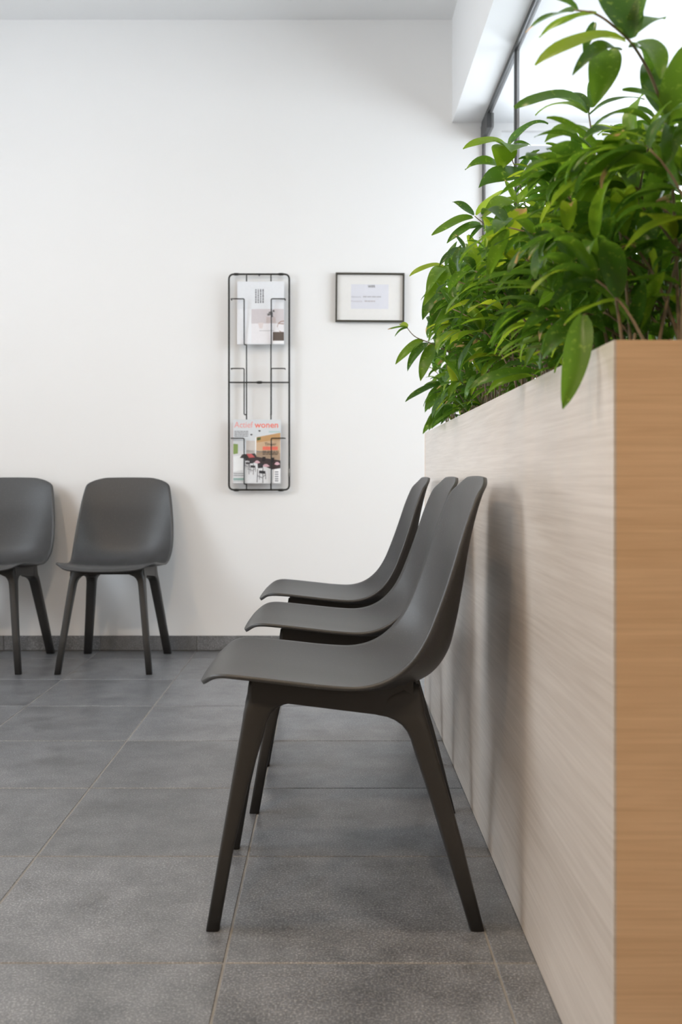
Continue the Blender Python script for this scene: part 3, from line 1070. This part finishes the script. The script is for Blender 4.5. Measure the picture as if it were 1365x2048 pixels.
for rnd_ in range(2):                      # a second round fills what stayed open
    for k in range(12):
        random.shuffle(order)
        for P, cur, own, path, L in order:
            nw = max(2, int(L / 0.05))
            if k >= nw or P.nleaf >= 292: continue
            P.cur, Plant.owner = cur, own
            s = 1 - ((k + 0.5 * rnd_) / nw) * 0.84
            f = s * 10
            i = min(int(f), 9)
            q = path[i].lerp(path[i + 1], f - i)
            if q.z < 0.955: continue
            tdir = (path[i + 1] - path[i]).normalized()
            n_l = random.choice((3, 4, 4, 5)) if k == 0 else random.choice((2, 3, 3))
            a0 = random.uniform(0, 6.28)
            side = tdir.cross(Vector((0, 1, 0.2))).normalized()
            fw_ = side.cross(tdir).normalized()
            for m in range(n_l):
                if P.nleaf >= 292: break
                for _try in range(16):
                    a = a0 + 6.283 * m / n_l + random.uniform(-.5, .5) + _try * 1.1
                    out = side * math.cos(a) + fw_ * math.sin(a)
                    d = (out + tdir * random.uniform(0.0, .7) + Vector((0, 0, random.uniform(-.45, .2)))).normalized()
                    d = (d + Vector((random.uniform(-.45, .05), 0, 0))).normalized()
                    LL = random.uniform(.062, .108) * (1.12 if q.y < 1.9 else 1.0) * (1 - .022 * _try)
                    tipp = q + d * LL
                    if allowed(q, inner=1.0) and allowed(tipp) and allowed(q + d * LL * .55 + Vector((0, 0, .012))):
                        if P.leaf(q + d * .004, tipp, Vector((random.uniform(-.3, .3), random.uniform(-.3, .3), 1)), check=True):
                            break

# ------------------------------------------------------------------ wall rack
SW = F / YB                           # pixels per metre on the back wall
def wx(px): return (px - VX) / SW
def wz(py): return H + (VY - py) / SW
YF = YB - 0.028                       # plane of the rack's frame
rack = empty('magazine_rack', (wx(519.5), YB - 0.002, wz(980)))
tag(rack, 'tall black wire magazine rack mounted on the white wall', 'magazine rack')
RL = rack.location
def R(px, py, y): return Vector((wx(px), y, wz(py))) - RL
def wire(name, pts, r, parent=rack, fillet=0.012, closed=False):
    bm = bmesh.new()
    add_tube(bm, round_path(pts, fillet, 5, closed), r, 8, cap=not closed)
    return bm_obj(name, bm, M_WIRE, parent, smooth=True)
fr_ = wire('outer_frame', [R(459.5, 551, YF), R(579.5, 551, YF), R(579.5, 979.5, YF), R(459.5, 979.5, YF)], 0.0043, fillet=0.024, closed=True)
wire('cross_bar', [R(460, 766, YF), R(579, 766, YF)], 0.0036)
for px in (494.5, 543):
    wire('upright_wire', [R(px, 551, YF), R(px, 979, YF)], 0.0029)
YP = YB - 0.062
for top, bot in ((602.5, 693), (740, 831), (877.5, 968)):
    for sgn, xo, xi, xb in ((-1, 465, 491, 494.5), (1, 571.5, 544.5, 543)):
        wire('holder_wire', [R(xo, top, YF), R(xo, top, YP), R(xi, top, YP), R(xi, bot, YP), R(xb, bot, YP), R(xb, bot, YF)], 0.0027, fillet=0.006)
for px, py in ((474, 551), (563, 551), (474, 980), (563, 980), (520, 766)):
    bm = bmesh.new()
    add_tube(bm, [R(px - 6, py, YF), R(px - 3, py, YF), R(px + 3, py, YF), R(px + 6, py, YF)], [0.0043, 0.0064, 0.0064, 0.0043], 8)
    bm_obj('weld_sleeve', bm, M_WIRE, rack, smooth=True)
bm = bmesh.new()
add_tube(bm, [R(579.5, 937, YF), R(579.5, 953, YF)], 0.0055, 10)
bm_obj('steel_clip', bm, M_STEEL, rack, smooth=True)
for px, py in ((519, 551), (519, 979)):       # stand-offs to the wall
    bm = bmesh.new()
    add_tube(bm, [R(px, py, YF), R(px, py, YB - 0.002)], 0.004, 8)
    bm_obj('wall_standoff', bm, M_WIRE, rack, smooth=True)

# ------------------------------------------------------------------ magazines
_mats = {}
def ink(r, g, b, rough=0.4):
    k = (r, g, b, rough)
    if k not in _mats:
        lin = [((c / 255) / 12.92 if c <= 10 else (((c / 255) + 0.055) / 1.055) ** 2.4) for c in (r, g, b)]
        _mats[k] = plain('print_ink_%d_%d_%d' % (r, g, b), lin, rough, 0.4, var=0.04, scale=80)
    return _mats[k]

def poly(name, pts, mat, parent, y):
    """flat print on a cover: pts in (x, z) of the parent, y = its plane"""
    bm = bmesh.new()
    bm.faces.new([bm.verts.new((p[0], y, p[1])) for p in pts])
    me = bpy.data.meshes.new(name)
    bm.to_mesh(me)
    bm.free()
    o = mesh_obj(name, me, mat, parent)
    return o

def text(name, body, mat, parent, x, z, size, y, width=None, rot=0.0, bold=0.0):
    cu = bpy.data.curves.new(name, 'FONT')
    cu.body = body
    cu.size = size
    cu.offset = bold
    cu.resolution_u = 3
    tmp = bpy.data.objects.new(name, cu)
    C.objects.link(tmp)
    dg = bpy.context.evaluated_depsgraph_get()
    me = bpy.data.meshes.new_from_object(tmp.evaluated_get(dg))
    bpy.data.objects.remove(tmp)
    xs = [v.co.x for v in me.vertices]
    x0, x1 = min(xs), max(xs)
    k = 1.0 if width is None else width / (x1 - x0)
    for v in me.vertices:
        a, b = (v.co.x - x0) * k, v.co.y
        if rot:
            a, b = a * math.cos(rot) - b * math.sin(rot), a * math.sin(rot) + b * math.cos(rot)
        v.co = (x + a, y, z + b)
    me.materials.clear()
    return mesh_obj(name, me, mat, parent)

def block_lines(name, parent, mat, x, z, w_, h_, lines, y, seed, vertical=False):
    """lines of print too small to read: rows of word-sized dashes"""
    rnd = random.Random(seed)
    bm = bmesh.new()
    for i in range(lines):
        a = 0.0
        zz = i * h_ / lines
        hh = h_ / lines * 0.55
        while a < w_ * (1.0 if i < lines - 1 else 0.8):
            ln = min(rnd.uniform(.10, .24) * w_, w_ - a)
            c = [(a, -zz), (a + ln, -zz), (a + ln, -zz - hh), (a, -zz - hh)]
            if vertical:
                c = [(-q[1], q[0]) for q in c]
            bm.faces.new([bm.verts.new((x + q[0], y, z + q[1])) for q in c])
            a += ln + w_ * .03
    me = bpy.data.meshes.new(name)
    bm.to_mesh(me)
    bm.free()
    return mesh_obj(name, me, mat, parent)

def magazine(name, label, x0, x1, ytop, ybot, plane, tilt, thick, cover_mat, lean=-0.035):
    """stack of pages with a cover; local x right, z up from the bottom-left corner, front at y=0"""
    root = empty(name, (wx(x0), plane, wz(ybot)))
    root.rotation_euler = (lean, tilt, 0)
    tag(root, label, 'magazine', None)
    w_, h_ = (x1 - x0) / SW, (ybot - ytop) / SW
    boxes('page_block', [(0.0008, w_ - 0.0008, 0.0006, thick - 0.0006, 0.0008, h_ - 0.0008)], ink(232, 230, 226, 0.6), root)
    cov = boxes('cover', [(0, w_, 0.0, 0.0006, 0, h_), (0, w_, thick - 0.0006, thick, 0, h_), (0, 0.0006, 0.0006, thick - 0.0006, 0, h_)], cover_mat, root)
    return cov, w_, h_

PL = YP + 0.0048
# lower magazine with coral title
m1, mw, mh = magazine('magazine', 'home magazine with a coral title and a black dining table on its cover', 468.5, 563, 840, 966.5, PL, 0.003, 0.007, ink(214, 218, 222), -0.049)
def q1(px, py):       # pixel of the photograph -> cover coordinates
    return ((px - 468.5) / SW, (966.5 - py) / SW)
def P1(name, pts, col, y):
    return poly(name, [q1(*p) for p in pts], ink(*col), m1, -y)
e = 0.00012
P1('cover_floor', [(469, 966), (469, 905), (490, 900), (562.5, 905), (562.5, 966)], (222, 223, 226), e)
P1('cover_ceiling_wood', [(515, 875), (562, 866), (562, 879), (512, 886)], (197, 155, 108), e)
P1('cover_shelf_wall', [(512, 886), (562, 879), (562, 922), (514, 920)], (208, 178, 148), e)
P1('cover_doorway', [(494, 882), (513, 882), (513, 909), (494, 909)], (206, 200, 196), e)
P1('cover_white_post', [(512, 875), (514.5, 875), (514, 917), (512, 917)], (240, 240, 240), 2 * e)
P1('cover_garden_window', [(469, 888), (478, 889), (478, 907.5), (469, 909)], (134, 158, 92), 2 * e)
P1('cover_kitchen_unit', [(469, 913), (488, 911), (488, 940), (469, 944)], (238, 240, 242), 2 * e)
P1('cover_table_top', [(494, 917), (516, 914), (562.5, 921), (562.5, 936), (546, 939), (524, 930), (496, 921)], (66, 56, 60), 3 * e)
P1('cover_table_far', [(487, 909), (512, 907), (516, 915), (494, 917.5), (482, 916)], (62, 60, 62), 3 * e)
P1('cover_berries', [(495, 908), (505, 908), (512, 915), (500, 916)], (196, 98, 100), 4 * e)
P1('cover_plant', [(515, 876), (523, 875), (523, 880), (516, 882)], (92, 104, 66), 4 * e)
for cx, cy, ww in ((516.5, 924, 6), (534, 931, 7.5), (556, 927, 6)):
    P1('cover_plate', [(cx - ww, cy + 1.5), (cx - ww * .4, cy - 2.8), (cx + ww * .3, cy - 2.8), (cx + ww, cy + 1.5), (cx, cy + 3.4)], (214, 176, 186), 4 * e)
for cx, cy in ((529, 918), (546, 919.5)):
    P1('cover_vase', [(cx - 3, cy + 5), (cx - 2.5, cy - 4), (cx + 4, cy - 4), (cx + 3, cy + 5)], (44, 42, 48), 4 * e)
def chair_print(cx, cy, s):
    for dx0, dy0, dx1, dy1, t in ((-7, -8, 4, -9, 9), (-4, 4, 9, 5, 6), (-7, -2, -8, 26, 1.3), (4, -4, 4, 27, 1.3), (9, 5, 10, 19, 1.1), (-3, 8, -3, 20, 1.0), (-7, 12, 4, 17, 1.1), (4, 14, 10, 10, 1.0)):
        a, b = (cx + dx0 * s, cy + dy0 * s), (cx + dx1 * s, cy + dy1 * s)
        d = Vector((b[0] - a[0], b[1] - a[1]))
        nrm = Vector((-d.y, d.x)).normalized() * t * s / 2
        P1('cover_chair', [(a[0] + nrm.x, a[1] + nrm.y), (b[0] + nrm.x, b[1] + nrm.y), (b[0] - nrm.x, b[1] - nrm.y), (a[0] - nrm.x, a[1] - nrm.y)], (58, 58, 64), 5 * e)
chair_print(524, 940, 0.95)
chair_print(506, 930, 0.72)
chair_print(496, 924, 0.58)
for cx, cy in ((520.5, 862.5), (504.5, 870)):
    P1('cover_pendant_lamp', [(cx - 2.6, cy), (cx - 1.4, cy - 1.4), (cx + 1.4, cy - 1.4), (cx + 2.6, cy), (cx, cy + 2)], (50, 50, 54), 4 * e)
P1('barcode_panel', [(549.5, 939), (562.5, 938), (562.5, 965), (548.5, 965.5)], (244, 244, 246), 5 * e)
for k, yy in enumerate((942.5, 947, 951.5, 956, 960)):
    P1('barcode_lines', [(551.5, yy), (558.5, yy), (558.5, yy + 2.6), (551.5, yy + 2.6)], (150, 152, 158), 6 * e)
P1('teal_banner', [(539, 862.5), (561.5, 862.5), (561.5, 866), (539, 866)], (186, 206, 206), 4 * e)
P1('teal_banner', [(469.5, 956), (490, 956), (490, 960.5), (469.5, 960.5)], (150, 178, 174), 4 * e)
P1('coral_block', [(527, 893.5), (557, 893.5), (557, 900.5), (527, 900.5)], (238, 122, 104), 4 * e)
gx0, gz0 = q1(470.5, 856)
text('cover_title', 'Actief', ink(240, 160, 156), m1, gx0, gz0, 0.040, -3 * e, width=37 / SW)
gx0, gz0 = q1(510.5, 856)
text('cover_title', 'wonen', ink(243, 128, 114), m1, gx0, gz0, 0.040, -3 * e, width=47 / SW, bold=0.0006)
gx0, gz0 = q1(531, 891)
text('cover_script', 'Tin&er', ink(70, 66, 66), m1, gx0, gz0, 0.018, -5 * e, width=23 / SW)
for (px, py, wpx, hpx, ln, col, sd) in ((471, 862.5, 28, 13, 4, (150, 152, 158), 1), (527, 902, 32, 9, 3, (96, 84, 78), 2), (470, 946, 20, 8, 2, (160, 164, 168), 3), (470, 961.5, 20, 2, 1, (160, 164, 168), 4)):
    a, b = q1(px, py)
    block_lines('cover_small_print', m1, ink(*col), a, b, wpx / SW, hpx / SW, ln, -5 * e, sd)

# a second magazine tucked behind it
m3, w3, h3 = magazine('magazine', 'pale magazine half hidden behind the coral-titled home magazine', 466.9, 561.4, 846, 967.0, PL + 0.0071, 0.0, 0.005, ink(216, 206, 208), -0.0505)

# upper magazine, mostly white
m2, w2, h2 = magazine('magazine', 'pale grey catalogue with an interior photo in the top pocket of the rack', 477, 570, 566, 692.0, PL, -0.003, 0.006, ink(226, 229, 234), -0.069)
def q2(px, py): return ((px - 479) / SW, (692.5 - py) / SW)
def P2(name, pts, col, y): return poly(name, [q2(*p) for p in pts], ink(*col), m2, -y)
P2('cover_photo_wall', [(507, 622), (571.5, 622), (571.5, 651), (507, 651)], (206, 200, 204), e)
P2('cover_photo_table', [(507, 651), (571.5, 651), (571.5, 691), (507, 691)], (232, 230, 234), e)
P2('cover_lower_page', [(479.5, 622), (507, 622), (507, 692), (479.5, 692)], (233, 235, 240), e)
for cx, cy, r in ((546, 630, 5.5), (541, 633, 3.5), (551, 626, 3), (548, 636, 3.2)):
    P2('cover_dark_plant', [(cx + r * math.cos(a * .7) * (1 if a % 2 else .6), cy + r * math.sin(a * .7) * (1 if a % 2 else .6)) for a in range(9)], (96, 96, 98), 2 * e)
P2('cover_vase', [(537, 638), (554, 638), (556, 650), (536, 650)], (196, 184, 184), 2 * e)
P2('cover_bowl', [(520, 650), (531, 649), (529, 661), (523, 661)], (222, 212, 212), 2 * e)
P2('cover_brown_box', [(549.5, 668), (571.5, 668), (571.5, 685.5), (549.5, 685.5)], (92, 82, 78), 2 * e)
P2('cover_white_band', [(549.5, 686), (571.5, 686), (571.5, 691.5), (549.5, 691.5)], (244, 244, 246), 2 * e)
P2('cover_table_edge', [(523, 665), (552, 665), (552, 666), (523, 666)], (170, 168, 172), 2 * e)
for a0_, a1_ in ((0, 1), (1, 2), (2, 3), (3, 4), (4, 5)):
    pt = [(571.5, 646), (565, 647), (560, 651), (558, 658), (562, 666), (566, 668)]
    p, q = pt[a0_], pt[a1_]
    P2('cover_handle', [(p[0], p[1] - .7), (q[0], q[1] - .7), (q[0] + .6, q[1] + .9), (p[0] + .6, p[1] + .9)], (150, 118, 104), 3 * e)
P2('cover_handle', [(561, 650.5), (571.5, 651.5), (571.5, 653), (561, 652)], (150, 118, 104), 3 * e)
a, b = q2(514.5, 610)
block_lines('cover_small_print', m2, ink(120, 122, 128), a, b, 28 / SW, 19 / SW, 4, -2 * e, 7, vertical=True)

# ------------------------------------------------------------------ framed notice
fx0, fx1, fz0, fz1 = wx(671), wx(808.5), wz(644.5), wz(546.5)
fr = empty('picture_frame', (fx0, YB - 0.002, fz0))
fr.rotation_euler = (0, 0.008, 0)
tag(fr, 'small dark framed notice with glass hanging on the white wall', 'picture frame')
W_, H_ = fx1 - fx0, fz1 - fz0
bw, dp = 0.0085, 0.018
boxes('frame_bar', [(0, W_, -dp, 0, 0, bw)], M_FRAME, fr, bevel=0.001)
boxes('frame_bar', [(0, W_, -dp, 0, H_ - bw, H_)], M_FRAME, fr, bevel=0.001)
boxes('frame_bar', [(0, bw, -dp, 0, bw, H_ - bw)], M_FRAME, fr, bevel=0.001)
boxes('frame_bar', [(W_ - bw, W_, -dp, 0, bw, H_ - bw)], M_FRAME, fr, bevel=0.001)
boxes('mount_board', [(bw, W_ - bw, -0.008, -0.004, bw, H_ - bw)], ink(240, 238, 236, 0.7), fr)
card = boxes('paper_card', [(wx(702) - fx0, wx(777) - fx0, -0.0086, -0.0081, wz(618) - fz0, wz(569) - fz0)], ink(228, 228, 236, 0.7), fr)
boxes('glass_pane', [(bw, W_ - bw, -0.0125, -0.0105, bw, H_ - bw)], M_GLASS, fr)
text('notice_heading', 'WIFI', ink(110, 110, 112), card, wx(735.5) - fx0, wz(575.5) - fz0, 0.016, -0.0088, width=14 / SW, bold=0.0004)
text('notice_line', 'Network:', ink(168, 166, 172), card, wx(703) - fx0, wz(595.5) - fz0, 0.010, -0.0088, width=19.5 / SW)
text('notice_line', 'Password:', ink(176, 168, 172), card, wx(703) - fx0, wz(604.2) - fz0, 0.010, -0.0088, width=21.5 / SW)
block_lines('notice_line', card, ink(190, 188, 194), wx(726) - fx0, wz(592.6) - fz0, 39 / SW, 4.4 / SW, 1, -0.0088, 5)
block_lines('notice_line', card, ink(196, 190, 194), wx(729) - fx0, wz(601.4) - fz0, 26 / SW, 4.4 / SW, 1, -0.0088, 6)
